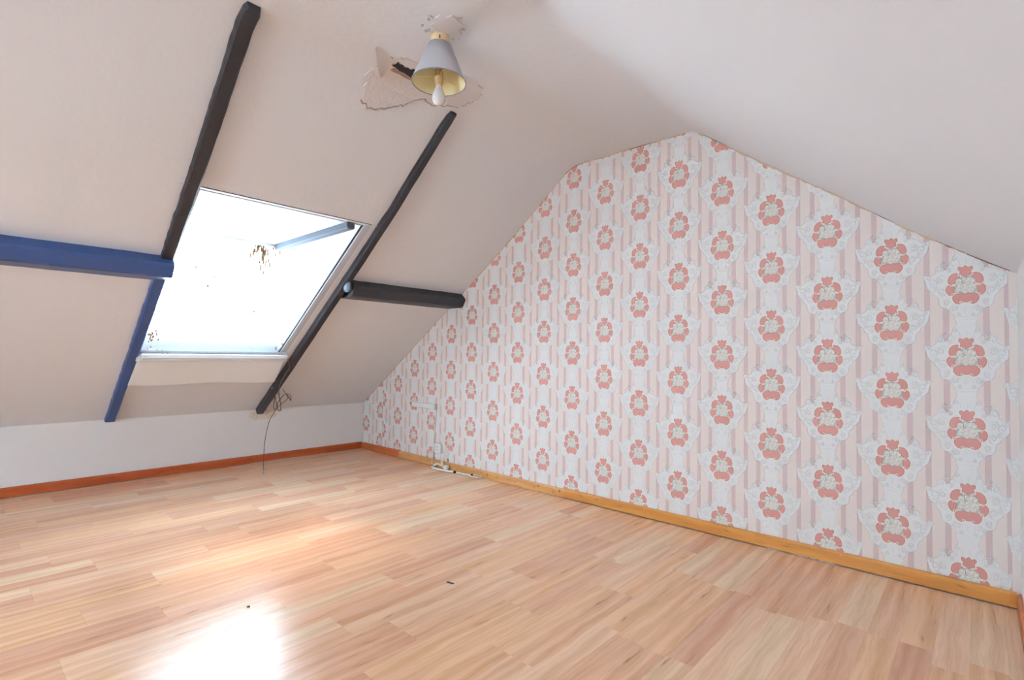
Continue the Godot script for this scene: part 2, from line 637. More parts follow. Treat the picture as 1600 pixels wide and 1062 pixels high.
# ------------------------------------------------------------------ floor
func build_floor():
	var root := Node3D.new()
	root.name = "floor"
	add_child(root)
	struct_tag(root, "warm peach laminate floor of staggered wood strips running to the papered wall", "floor")
	obj("subfloor", box_mesh(Vector3(-0.1, -0.15, -0.1), Vector3(RIGHT + 0.1, -0.009, BACK + 0.1)), M.ink, root)
	var pitch := 0.0965
	var x0 := 4.593 - pitch * 47
	var rest := new_st()
	var edge := 3.2
	for i in 53:
		var xa := x0 + pitch * (i - 1)
		var xb := xa + pitch
		xa = max(xa, 0.012)
		xb = min(xb, RIGHT - 0.012)
		if xb - xa < 0.01:
			continue
		var pair := (i + 1) / 2
		var shift: float = [0.66, 0.42, 0.755, 0.30, 0.64, 0.52, 0.74, 0.36][(pair * 5 + i % 2 * 3) % 8]
		if i >= 47 and i % 2 == 1:
			shift = 0.65
		elif i >= 41:
			shift = [0.67, 0.66, 0.755, 0.74, 0.675, 0.66][i % 6]
		var z := 0.012
		var next := shift
		var n := 0
		while z < BACK - 0.02:
			var ze: float = min(next, BACK - 0.012)
			var gone := z >= edge
			var st := rest if gone else new_st()
			plank(st, xa + 0.0001, xb - 0.0001, z + 0.0001, ze - 0.0001, rng.randi() % 4, rng.randf_range(0.0, 0.5))
			if not gone:
				var pick := rng.randi() % 6
				obj("plank", done(st), M.planks[pick], root)
			z = ze
			next += 0.668
			n += 1
	var r := obj("planks_behind_viewer", done(rest), M.planks[1], root)
	r.set_meta("kind", "stuff")

func plank(st: SurfaceTool, xa: float, xb: float, za: float, zb: float, row: int, off: float):
	var b := 0.0003
	var inside := Vector3((xa + xb) / 2, -0.004, (za + zb) / 2)
	var uv := func(p: Vector3): return Vector2(off + (p.z - za) / 1.4, (row + 0.03 + 0.94 * (p.x - xa) / 0.0965) / 4.0)
	var q := [Vector3(xa + b, 0, za + b), Vector3(xb - b, 0, za + b), Vector3(xb - b, 0, zb - b), Vector3(xa + b, 0, zb - b)]
	var e := [Vector3(xa, -b, za), Vector3(xb, -b, za), Vector3(xb, -b, zb), Vector3(xa, -b, zb)]
	face(st, q, inside, q.map(uv))
	for k in 4:
		var k2 := (k + 1) % 4
		var c := [q[k], q[k2], e[k2], e[k]]
		face(st, c, inside, c.map(uv))
		var d := [e[k], e[k2], e[k2] + Vector3(0, -0.008, 0), e[k] + Vector3(0, -0.008, 0)]
		face(st, d, inside, d.map(uv))

# ------------------------------------------------------------------ walls
func gable_poly(grow := 0.0) -> PackedVector2Array:
	var g := PackedVector2Array([Vector2(RIGHT + grow, -0.15), Vector2(-grow, -0.15)])
	g.append(Vector2(-grow, KNEE + grow))
	for p in prof:
		if p.x >= 0.0 and p.x <= RIGHT:
			g.append(p + Vector2(0, grow))
	g.append(Vector2(RIGHT + grow, roof_y(RIGHT) + grow))
	return g

func build_walls():
	# knee wall
	var kw := obj("wall_left", box_mesh(Vector3(-0.15, -0.15, -0.1), Vector3(0, KNEE + 0.005, BACK + 0.1), 0.001), M.knee)
	struct_tag(kw, "low white textured knee wall under the sloping ceiling", "wall")
	# papered gable
	var gw := Node3D.new()
	gw.name = "wall_back"
	add_child(gw)
	struct_tag(gw, "gable wall papered in pink stripes with rose medallions", "wall")
	var st := new_st()
	slab(st, gable_poly(0.12), Vector3(0, 0, -0.15), Vector3.RIGHT, Vector3.UP, 0.148)
	obj("masonry", done(st), M.plaster, gw)
	var room := gable_poly()
	var edges := [RIGHT, 5.006]
	while edges[-1] > 0.9:
		edges.append(edges[-1] - 0.53 + 0.054 * (1 if edges.size() == 2 else 0))
	edges[-1] = 0.372
	edges.append(0.0)
	for i in edges.size() - 1:
		var cut := PackedVector2Array([Vector2(edges[i + 1], 0.005), Vector2(edges[i], 0.005), Vector2(edges[i], 3), Vector2(edges[i + 1], 3)])
		var last := i == edges.size() - 2
		for poly in Geometry2D.intersect_polygons(cut, room):
			var s := new_st()
			var org := Vector2(4.8728, 1.0391)
			if last:
				org = Vector2(0.330, 0.431)
			elif i == 0:
				org = Vector2(4.866, 1.0391)
			var uv := func(p: Vector2): return Vector2((p.x - org.x) / 0.53, -(p.y - org.y) / 0.319)
			slab(s, poly, Vector3(0, 0, -0.003 - 0.0), Vector3.RIGHT, Vector3.UP, 0.003 + (0.0006 if i % 2 else 0.0), uv)
			obj("wallpaper_strip", done(s), M.paper, gw)
	# stained torn edge of the paper along the ceiling
	var tan_m := mat(Color(0.80, 0.69, 0.58), 0.9)
	var brown := mat(Color(0.52, 0.36, 0.24), 0.9)
	var e1 := new_st()
	var e2 := new_st()
	var x := 0.03
	var r := RandomNumberGenerator.new()
	r.seed = 5
	while x < RIGHT - 0.05:
		var l := r.randf_range(0.03, 0.16)
		var x2: float = min(x + l, RIGHT - 0.02)
		var dark := r.randf() < 0.22 or absf(x - 2.72) < 0.05 or (x > 4.75 and x < 4.95)
		var d := r.randf_range(0.005, 0.011) + (0.004 if x > 3.6 else 0.0)
		if dark:
			d = r.randf_range(0.003, 0.006)
		var pts := PackedVector2Array([Vector2(x, roof_y(x) + 0.002), Vector2(x2, roof_y(x2) + 0.002), Vector2(x2, roof_y(x2) - d * 0.4), Vector2((x + x2) / 2, roof_y((x + x2) / 2) - d), Vector2(x, roof_y(x) - d * r.randf_range(0.3, 0.9))])
		slab(e2 if dark else e1, pts, Vector3(0, 0, 0.0004), Vector3.RIGHT, Vector3.UP, 0.0022)
		x = x2 - 0.002
	obj("torn_edge", done(e1), tan_m, gw)
	obj("dark_stain", done(e2), brown, gw)
	# partition on the right
	var rw := obj("wall_right", box_mesh(Vector3(RIGHT, -0.15, -0.1), Vector3(RIGHT + 0.12, 1.45, BACK + 0.1), 0.001), M.knee)
	struct_tag(rw, "white side wall at the right end of the papered gable", "wall")
	# unseen wall behind the viewer; its window is added for fill light
	var fw := Node3D.new()
	fw.name = "wall_front"
	add_child(fw)
	struct_tag(fw, "plain white gable wall behind the viewer", "wall")
	var s2 := new_st()
	var hole := PackedVector2Array([Vector2(RW0, RH0), Vector2(RW1, RH0), Vector2(RW1, RH1), Vector2(RW0, RH1)])
	var g := gable_poly(0.12)
	var parts := [PackedVector2Array([Vector2(-1, -1), Vector2(RW0, -1), Vector2(RW0, 4), Vector2(-1, 4)]), PackedVector2Array([Vector2(RW1, -1), Vector2(7, -1), Vector2(7, 4), Vector2(RW1, 4)]), PackedVector2Array([Vector2(RW0, -1), Vector2(RW1, -1), Vector2(RW1, RH0), Vector2(RW0, RH0)]), PackedVector2Array([Vector2(RW0, RH1), Vector2(RW1, RH1), Vector2(RW1, 4), Vector2(RW0, 4)])]
	for p in parts:
		for q in Geometry2D.intersect_polygons(p, g):
			slab(s2, q, Vector3(0, 0, BACK), Vector3.RIGHT, Vector3.UP, 0.15)
	obj("masonry", done(s2), M.knee, fw)
	var w2 := Node3D.new()
	w2.name = "window_2"
	add_child(w2)
	struct_tag(w2, "white framed window added to the gable behind the viewer for fill light", "window")
	var fs := new_st()
	var zc := BACK + 0.08
	for b in [[RW0, RW1, RH0, RH0 + 0.05], [RW0, RW1, RH1 - 0.05, RH1], [RW0, RW0 + 0.05, RH0, RH1], [RW1 - 0.05, RW1, RH0, RH1], [(RW0 + RW1) / 2 - 0.03, (RW0 + RW1) / 2 + 0.03, RH0, RH1]]:
		add_box(fs, Vector3((b[0] + b[1]) / 2, (b[2] + b[3]) / 2, zc), Vector3(b[1] - b[0], b[3] - b[2], 0.06), 0.004)
	obj("frame", done(fs), M.white, w2)
	var gl := glass()
	for s in 2:
		var a: float = lerpf(RW0, RW1, s / 2.0)
		obj("pane", box_mesh(Vector3(a + 0.03, RH0 + 0.03, zc - 0.003), Vector3(a + (RW1 - RW0) / 2 - 0.03, RH1 - 0.03, zc + 0.003), 0.0), gl, w2)

const SX0 := 4.2
const SX1 := 4.75
const SZ0 := 5.0
const SZ1 := 5.5
const RW0 := 2.6
const RW1 := 4.2
const RH0 := 0.35
const RH1 := 1.9

func glass() -> StandardMaterial3D:
	var gl := mat(Color(0.97, 0.99, 1.0, 0.06), 0.02)
	gl.transparency = BaseMaterial3D.TRANSPARENCY_ALPHA
	return gl

# ------------------------------------------------------------------ ceiling
func build_ceiling():
	var xs := []
	for i in prof.size() - 1:
		var a := prof[i].x
		var b := prof[i + 1].x
		var n: int = max(1, int((b - a) / 0.12))
		for k in n:
			xs.append(lerpf(a, b, float(k) / n))
	xs.append(prof[-1].x)
	for c in [HX0, HX1, SX0, SX1]:
		xs.append(c)
	xs.sort()
	var zs := [-0.05, HZ0, HZ1, SZ0, SZ1, BACK + 0.05]
	for k in int((BACK - 0.1) / 0.118):
		zs.append(0.05 + k * 0.118)
	zs.sort()
	var st := new_st()
	var p := func(x: float, z: float) -> Vector3:
		var d := noise.get_noise_2d(x * 1.3 + 7.0, z * 1.3) * 0.003
		var inhole := x > HX0 - 0.12 and x < HX1 + 0.05 and z > HZ0 - 0.12 and z < HZ1 + 0.12
		if inhole or z < 0.06:
			d = 0.0
		return roof_p(x, z, d)
	for i in xs.size() - 1:
		if xs[i + 1] - xs[i] < 1e-4:
			continue
		for j in zs.size() - 1:
			if zs[j + 1] - zs[j] < 1e-4:
				continue
			var xm: float = (xs[i] + xs[i + 1]) / 2
			var zm: float = (zs[j] + zs[j + 1]) / 2
			if xm > HX0 and xm < HX1 and zm > HZ0 and zm < HZ1:
				continue
			if xm > SX0 and xm < SX1 and zm > SZ0 and zm < SZ1:
				continue
			var q := [p.call(xs[i], zs[j]), p.call(xs[i + 1], zs[j]), p.call(xs[i + 1], zs[j + 1]), p.call(xs[i], zs[j + 1])]
			var back: Vector3 = (q[0] + q[2]) / 2.0 - roof_n(xm) * 0.3
			sface(st, q, back)
			var o := []
			for v in q:
				o.append(v - roof_n(xm) * 0.14)
			sface(st, o, (q[0] + q[2]) / 2.0)
	var c := obj("ceiling", done(st), M.plaster)
	struct_tag(c, "pinkish white plastered attic ceiling with two slopes", "ceiling")
	# unseen rooflight added to the right slope behind the viewer for fill light
	var w := Node3D.new()
	w.name = "window_3"
	add_child(w)
	struct_tag(w, "small white framed rooflight added to the right slope behind the viewer for fill light", "window")
	var a := Vector3(SX0, roof_y(SX0), (SZ0 + SZ1) / 2)
	var b := Vector3(SX1, roof_y(SX1), (SZ0 + SZ1) / 2)
	var along := (b - a).normalized()
	var nrm := along.cross(Vector3.BACK).normalized()
	if nrm.y < 0:
		nrm = -nrm
	var bs := Basis(along, nrm, along.cross(nrm))
	var mid := (a + b) / 2 + nrm * 0.07
	var ln := (b - a).length()
	var wd := SZ1 - SZ0
	var fs := new_st()
	for q in [[0.0, wd / 2 - 0.02, ln, 0.05], [0.0, -wd / 2 + 0.02, ln, 0.05]]:
		add_box(fs, mid + bs * Vector3(q[0], 0, q[1]), Vector3(q[2], 0.15, q[3]), 0.004, bs)
	for q in [ln / 2 - 0.02, -ln / 2 + 0.02]:
		add_box(fs, mid + bs * Vector3(q, 0, 0), Vector3(0.05, 0.15, wd), 0.004, bs)
	obj("frame", done(fs), M.white, w)
	var ps := new_st()
	add_box(ps, mid + nrm * 0.05, Vector3(ln - 0.06, 0.006, wd - 0.06), 0.001, bs)
	obj("pane", done(ps), glass(), w)

# ------------------------------------------------------------------ dormer
func build_dormer():
	var root := Node3D.new()
	root.name = "trim_1"
	add_child(root)
	struct_tag(root, "white lined dormer recess cut through the sloping ceiling", "dormer")
	# cheeks: outside the slope, between sill and head
	for s in 2:
		var z: float = [HZ0 - 0.10, HZ1][s]
		var st := new_st()
		slab(st, PackedVector2Array([Vector2(0.66, roof_y(0.66) + 0.012), Vector2(HX1, roof_y(HX1) + 0.012), Vector2(HX1 + 0.12, HEAD + 0.12), Vector2(0.66, HEAD + 0.12)]), Vector3(0, 0, z), Vector3.RIGHT, Vector3.UP, 0.10)
		obj("cheek", done(st), M.reveal, root)
	obj("dormer_ceiling", box_mesh(Vector3(0.66, HEAD, HZ0 - 0.1), Vector3(HX1 + 0.01, HEAD + 0.1, HZ1 + 0.1), 0.001), M.reveal, root)
	var jm := new_st()        # ceiling joist left showing
	add_box(jm, Vector3((0.875 + HX1) / 2.0, HEAD - 0.020, 1.325), Vector3(HX1 - 0.875 - 0.03, 0.045, 0.055), 0.006)
	obj("joist", done(jm), mat(Color(0.34, 0.36, 0.40), 0.8), root)
	# grey white lining of the opening: head strip and right jamb strip, just behind the plaster edge
	var hs := new_st()
	add_box(hs, roof_p(HX1, (HZ0 + HZ1) / 2, -0.012) + Vector3(-0.014, 0.0, 0), Vector3(0.03, 0.018, HZ1 - HZ0), 0.002, Basis(Vector3.FORWARD, -0.6))
	obj("head_strip", done(hs), mat(Color(0.74, 0.77, 0.80), 0.35), root)
	var js := new_st()
	var pa := roof_p(0.745, HZ0, -0.012)
	var pb := roof_p(HX1, HZ0, -0.012)
	var d := (pb - pa)
	var tilt := Basis(Vector3.BACK, atan2(d.y, d.x))
	add_box(js, (pa + pb) / 2 + Vector3(0, 0, 0.008), Vector3(d.length(), 0.022, 0.076), 0.003, tilt)
	obj("jamb_strip", done(js), mat(Color(0.82, 0.85, 0.89), 0.22), root)
	var gap := new_st()
	add_box(gap, (pa + pb) / 2 + Vector3(0, 0, 0.0485) - roof_n(1.4) * 0.004, Vector3(d.length(), 0.016, 0.005), 0.001, tilt)
	obj("dark_joint", done(gap), M.ink, root)
	var top := new_st()
	add_box(top, roof_p(HX1 + 0.006, (HZ0 + HZ1) / 2, 0.001), Vector3(0.008, 0.006, HZ1 - HZ0), 0.001, Basis(Vector3.BACK, 0.6))
	obj("dark_joint", done(top), M.ink, root)
	# glazing
	var w := Node3D.new()
	w.name = "window_1"
	add_child(w)
	struct_tag(w, "blown out bright dormer window with mould at its edges", "window")
	var fs := new_st()
	var gx := func(h: float) -> float: return lerpf(0.745, 0.865, (h - SILL) / (HEAD - SILL))
	var lean := Basis(Vector3.BACK, -0.138)
	for b in [[HZ0, HZ1, HEAD - 0.020, HEAD + 0.03], [HZ0, HZ1, SILL - 0.04, SILL + 0.014], [HZ0 - 0.03, HZ0 + 0.006, SILL, HEAD], [HZ1 - 0.006, HZ1 + 0.03, SILL, HEAD]]:
		add_box(fs, Vector3(gx.call((b[2] + b[3]) / 2), (b[2] + b[3]) / 2, (b[0] + b[1]) / 2), Vector3(0.045, b[3] - b[2], b[1] - b[0]), 0.003, lean)
	obj("frame", done(fs), M.white, w)
	var gs := new_st()
	add_box(gs, Vector3(gx.call((SILL + HEAD) / 2), (SILL + HEAD) / 2, (HZ0 + HZ1) / 2), Vector3(0.006, HEAD - SILL, HZ1 - HZ0), 0.0005, lean)
	obj("pane", done(gs), glass(), w)
	# mould: small flakes grown on the glass, under the joist and in the lower corners
	var ms := new_st()
	var r := RandomNumberGenerator.new()
	r.seed = 4
	for spot in [[1.43, 1.795, 0.10, 0.05, 40, 1], [1.42, 1.74, 0.05, 0.09, 44, 1], [1.30, 1.80, 0.04, 0.03, 5, 1], [2.10, 1.12, 0.025, 0.10, 26, 0], [2.09, 1.22, 0.03, 0.06, 6, 0], [2.04, 1.01, 0.05, 0.02, 7, 0], [1.24, 1.03, 0.04, 0.04, 14, 0], [1.75, 1.45, 0.4, 0.3, 9, 0]]:
		for k in spot[4]:
			var c := Vector2(spot[0] + r.randfn(0, 0.6) * spot[2], spot[1] + r.randfn(0, 0.6) * spot[3])
			var sw := r.randf_range(0.003, 0.0075)
			var sh := sw * (r.randf_range(2.0, 7.0) if spot[5] else r.randf_range(0.8, 2.5))
			var poly := PackedVector2Array()
			for a in 7:
				poly.append(c + Vector2(cos(TAU * a / 7), sin(TAU * a / 7)) * Vector2(sw, sh) * r.randf_range(0.6, 1.2))
			slab(ms, poly, Vector3(gx.call(SILL) + 0.006 - 0.1385 * SILL, 0, 0), Vector3.BACK, Vector3(0.1385, 1.0, 0), -0.001)
	var mo := obj("mould", done(ms), mat(Color(0.55, 0.42, 0.28), 0.9), w)
	mo.set_meta("kind", "stuff")
	# sill and apron
	var sl := obj("window_sill", box_mesh(Vector3(0.70, 0.963, HZ0 - 0.012), Vector3(0.795, 0.998, HZ1 - 0.02), 0.006), M.white, w)
	sl.set_meta("label", "white painted sill board")
	obj("sill_lip", box_mesh(Vector3(0.70, 0.950, HZ0 + 0.0), Vector3(0.780, 0.964, HZ1 - 0.02), 0.003), M.white, w)
	# the boxed panel under the sill stands further out at its right end
	var ap := new_st()
	var tl := Vector3(0.735, 0.952, HZ1 - 0.012)
	var tr := Vector3(0.765, 0.952, HZ0 + 0.012)
	var bl := Vector3(0.505, 0.772, HZ1 - 0.012)
	var br := Vector3(0.600, 0.776, HZ0 + 0.012)
	var back := [Vector3(0.66, 0.955, tl.z), Vector3(0.66, 0.955, tr.z), Vector3(0.40, 0.772, bl.z), Vector3(0.40, 0.772, br.z)]
	var core := Vector3(0.60, 0.88, 1.68)
	var n := 8
	for i in n:
		var t0 := float(i) / n
		var t1 := float(i + 1) / n
		var b0 := bl.lerp(br, t0) + Vector3(0, -0.006 * sin(t0 * 9.0), 0)
		var b1 := bl.lerp(br, t1) + Vector3(0, -0.006 * sin(t1 * 9.0), 0)
		sface(ap, [tl.lerp(tr, t0), tl.lerp(tr, t1), b1, b0], core)
		face(ap, [b0, b1, back[2].lerp(back[3], t1), back[2].lerp(back[3], t0)], core)
	face(ap, [tr, br, back[3], back[1]], core)
	face(ap, [tl, bl, back[2], back[0]], core)
	face(ap, [tl, tr, back[1], back[0]], core)
	var po := obj("apron_panel", done(ap), mat(Color(0.965, 0.965, 0.965), 0.6), w)
	po.set_meta("label", "white boxed panel under the sill")

# ------------------------------------------------------------------ skirting boards
func build_skirting():
	var h := 0.068
	var k := skirt(Vector3(0.0, 0.004, 0.02), Vector3(0.0, 0.004, BACK), h, 0.014, Vector3.RIGHT)
	var a := obj("baseboard_left", k, M.mahogany)
	struct_tag(a, "orange red varnished skirting board along the knee wall", "skirting board")
	var names := [["red_pine", 0.014, 0.684, "short reddish skirting board piece nearest the corner of the gable wall"], ["pine", 0.684, 2.70, "knotty pine skirting board piece in the middle of the gable wall"], ["oak", 2.70, 5.022, "long golden oak skirting board piece at the right of the gable wall"]]
	var i := 0
	for n in names:
		var lift := 0.006 if i == 2 else 0.002
		var hh: float = [0.066, 0.060, 0.062][i]
		var m := skirt(Vector3(n[1], lift, 0), Vector3(n[2] - 0.0015, lift, 0), hh, [0.012, 0.013, 0.016][i], Vector3.BACK)
		var o := Node3D.new()
		o.name = numbered("baseboard_back")
		add_child(o)
		struct_tag(o, n[3], "skirting board")
		obj("board", m, M[n[0]], o)
		if i == 1:
			var ks := new_st()
			for x in [1.36, 1.92, 2.03, 2.22, 2.42, 2.46, 2.60, 2.66]:
				knot(ks, Vector3(x, 0.034 + 0.012 * sin(x * 31.0), 0.0131), 0.004 + 0.003 * absf(sin(x * 17.0)))
			obj("knot", done(ks), mat(Color(0.40, 0.23, 0.12), 0.5), o).set_meta("kind", "stuff")
		if i == 2:
			var ks := new_st()
			knot(ks, Vector3(2.98, 0.045, 0.0161), 0.004)
			obj("knot", done(ks), mat(Color(0.34, 0.2, 0.1), 0.5), o)
			obj("screw", lathe_z(Vector3(4.40, 0.055, 0.016), 0.005), mat(Color(0.86, 0.66, 0.42), 0.4), o)
		i += 1
	obj("gap_shade_strip", box_mesh(Vector3(0.02, 0.0005, 0.0012), Vector3(5.02, 0.010, 0.005), 0.0), M.ink, get_node("wall_back"))  # dark strip stands in for the shade in the gap under the boards
	var rb := obj("baseboard_right", skirt(Vector3(RIGHT, 0.004, 0.03), Vector3(RIGHT, 0.004, BACK), h, 0.014, Vector3.LEFT), M.red_pine)
	struct_tag(rb, "orange skirting board on the right side wall", "skirting board")
	# crumbs of plaster in the gaps under the boards
	var cs := new_st()
	var r := RandomNumberGenerator.new()
	r.seed = 8
	for k2 in 16:
		var x := r.randf_range(4.03, 4.42)
		add_box(cs, Vector3(x, 0.003, r.randf_range(0.012, 0.020)), Vector3(r.randf_range(0.006, 0.04), 0.005, 0.005), 0.001)
	for k2 in 26:
		add_box(cs, Vector3(r.randf_range(0.008, 0.02), 0.003, r.randf_range(0.45, 1.15)), Vector3(0.007, 0.006, r.randf_range(0.01, 0.05)), 0.001)
	var co := obj("plaster_crumbs", done(cs), mat(Color(0.82, 0.80, 0.80), 0.9))
	co.set_meta("kind", "stuff")
	tag(co, "pale plaster crumbs scattered in the gap under the skirting boards", "crumbs")

func lathe_z(c: Vector3, r: float) -> ArrayMesh:
	var st := new_st()
	for k in 10:
		var a0 := TAU * k / 10
		var a1 := TAU * (k + 1) / 10
		var p0 := c + Vector3(cos(a0), sin(a0), 0) * r
		var p1 := c + Vector3(cos(a1), sin(a1), 0) * r
		face(st, [c + Vector3(0, 0, 0.002), p0, p1], c - Vector3(0, 0, 0.01))
	return done(st)

func knot(st: SurfaceTool, c: Vector3, r: float):
	var poly := PackedVector2Array()
	for k in 9:
		poly.append(Vector2(cos(TAU * k / 9), sin(TAU * k / 9) * 1.3) * r)
	slab(st, poly, c, Vector3.RIGHT, Vector3.UP, 0.0004)

func skirt(a: Vector3, b: Vector3, h: float, t: float, n: Vector3) -> ArrayMesh:
	var st := new_st()
	var sec := [Vector2(0, 0), Vector2(t, 0), Vector2(t, h - 0.010), Vector2(t - 0.0025, h - 0.004), Vector2(t - 0.006, h), Vector2(0, h)]
	var inside := (a + b) / 2 + n * t * 0.5 + Vector3.UP * h * 0.5
	var at := func(o: Vector3, s: Vector2): return o + n * s.x + Vector3.UP * s.y
	for i in sec.size():
		var s0: Vector2 = sec[i]
		var s1: Vector2 = sec[(i + 1) % sec.size()]
		face(st, [at.call(a, s0), at.call(b, s0), at.call(b, s1), at.call(a, s1)], inside)
	face(st, sec.map(func(s): return at.call(a, s)), inside)
	face(st, sec.map(func(s): return at.call(b, s)), inside)
	return done(st)

# ------------------------------------------------------------------ beams
# a rafter that follows the slope from xa to xb; zf, wf and df give centre, width and how far it stands proud
func rafter(xa: float, xb: float, zf: Callable, wf: Callable, df: Callable, sd: int, rounded := true) -> ArrayMesh:
	var st := new_st()
	var n := 44
	var rings := []
	for i in n + 1:
		var t := float(i) / n
		var x := lerpf(xa, xb, t)
		var nn := roof_n(x)
		var w: float = wf.call(t) / 2
		var d: float = df.call(t)
		var z: float = zf.call(t)
		var j := noise.get_noise_2d(t * 34.0, sd * 10.0) * 0.005
		var j2 := noise.get_noise_2d(t * 9.0, sd * 10.0 + 5.0) * 0.003
		if rounded and t > 0.985:
			var f := sqrt(max(0.0, 1.0 - pow((t - 0.985) / 0.015, 2.0)))
			w *= 0.75 + 0.25 * f
			d *= 0.7 + 0.3 * f
		var c := minf(0.007, d * 0.5)
		var p := func(out: float, zz: float) -> Vector3: return Vector3(x, roof_y(x), zz) + nn * out
		rings.append([p.call(-0.03, z - w + j2), p.call(d - c, z - w + j2), p.call(d, z - w + c + j2), p.call(d, z + w - c + j2), p.call(d - c, z + w + j), p.call(-0.03, z + w + j)])
	for i in n:
		for k in 6:
			var k2 := (k + 1) % 6
			var mid := Vector3.ZERO
			for q in rings[i]:
				mid += q / 6.0
			face(st, [rings[i][k], rings[i][k2], rings[i + 1][k2], rings[i + 1][k]], mid)
	face(st, rings[0], (rings[1][0] + rings[1][3]) / 2)
	face(st, rings[n], (rings[n - 1][0] + rings[n - 1][3]) / 2)
	return done(st)

func build_beams():
	# rafter left of the dormer, in two lengths
	var r1 := thing("rafter", "dark painted rafter on the left side of the dormer window", "rafter", "", Vector3(0, KNEE, 2.2))
	var z1 := func(x: float) -> float: return lerpf(2.185, 2.243, x / 2.8)
	var a := obj("upper_length", rafter(1.53, 2.80, func(t): return z1.call(lerpf(1.53, 2.80, t)), func(t): return lerpf(0.060, 0.066, t), func(t): return 0.032, 1), M.black, r1)
	a.position = -r1.position
	var b := obj("lower_length", rafter(0.012, 1.52, func(t): return z1.call(lerpf(0.012, 1.52, t)), func(t): return 0.062, func(t): return 0.030, 2, false), M.flare_navy, r1)
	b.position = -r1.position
	b.set_meta("label", "dark painted lower length of the rafter, lens flare blue put into its colour")
	# rafter right of the dormer
	var r2 := thing("rafter", "black painted rafter on the right side of the dormer window", "rafter", "", Vector3(0, KNEE, 1.1))
	var z2 := func(x: float) -> float: return lerpf(1.088, 1.142, x / 2.75)
	var c := obj("timber", rafter(0.012, 2.735, func(t): return z2.call(lerpf(0.012, 2.735, t)), func(t): return lerpf(0.062, 0.050, t), func(t): return lerpf(0.055, 0.030, pow(t, 1.5)), 3), M.black, r2)
	c.position = -r2.position
	obj("nail", ball(Vector3(0.372, 0.745, 1.135) + roof_n(0.37) * 0.045, 0.006), mat(Color(0.8, 0.8, 0.82), 0.3, 0.8), r2).position = -r2.position
	# purlins
	var sec := [Vector2(1.50, 1.57), Vector2(1.556, 1.552), Vector2(1.604, 1.505), Vector2(1.606, 1.488), Vector2(1.575, 1.438), Vector2(1.555, 1.430), Vector2(1.35, 1.43)]
	var p1 := obj("purlin", purlin(sec, 2.188, 4.6, 6), M.flare_navy)
	tag(p1, "dark painted purlin, lens flare blue put into its colour, running left from the rafter to the picture's edge", "purlin", "")
	var p2 := thing("purlin", "short dark purlin between the right rafter and the papered wall", "purlin", "", Vector3(1.5, 1.43, 0.5))
	obj("timber", purlin(sec, 0.002, 1.075, 7), M.black, p2).position = -p2.position
	var dab := new_st()
	add_box(dab, Vector3(1.575, 1.495, 1.115), Vector3(0.07, 0.075, 0.035), 0.014)
	obj("plaster_dab", done(dab), mat(Color(0.48, 0.54, 0.60), 0.5), p2).position = -p2.position

func ball(c: Vector3, r: float) -> ArrayMesh:
	var pr := []
	for k in 9:
		var a := -PI / 2 + PI * k / 8
		pr.append(Vector2(max(cos(a), 0.0) * r, sin(a) * r))
	return lathe(pr, 12, c)

func purlin(sec: Array, za: float, zb: float, sd: int) -> ArrayMesh:
	var st := new_st()
	var n := 24
	var rings := []
	for i in n + 1:
		var z := lerpf(za, zb, float(i) / n)
		var ring := []
		for k in sec.size():
			var j := noise.get_noise_2d(z * 6.0 + k * 20.0, sd * 3.0) * 0.004
			ring.append(Vector3(sec[k].x + j, sec[k].y + j * 0.5, z))
		rings.append(ring)
	var mid2 := Vector2.ZERO
	for s in sec:
		mid2 += s / sec.size()
	for i in n:
		for k in sec.size():
			var k2 := (k + 1) % sec.size()
			face(st, [rings[i][k], rings[i][k2], rings[i + 1][k2], rings[i + 1][k]], Vector3(mid2.x, mid2.y, (rings[i][0].z + rings[i + 1][0].z) / 2))
	face(st, rings[0], Vector3(mid2.x, mid2.y, za + 0.1))
	face(st, rings[n], Vector3(mid2.x, mid2.y, zb - 0.1))
	return done(st)

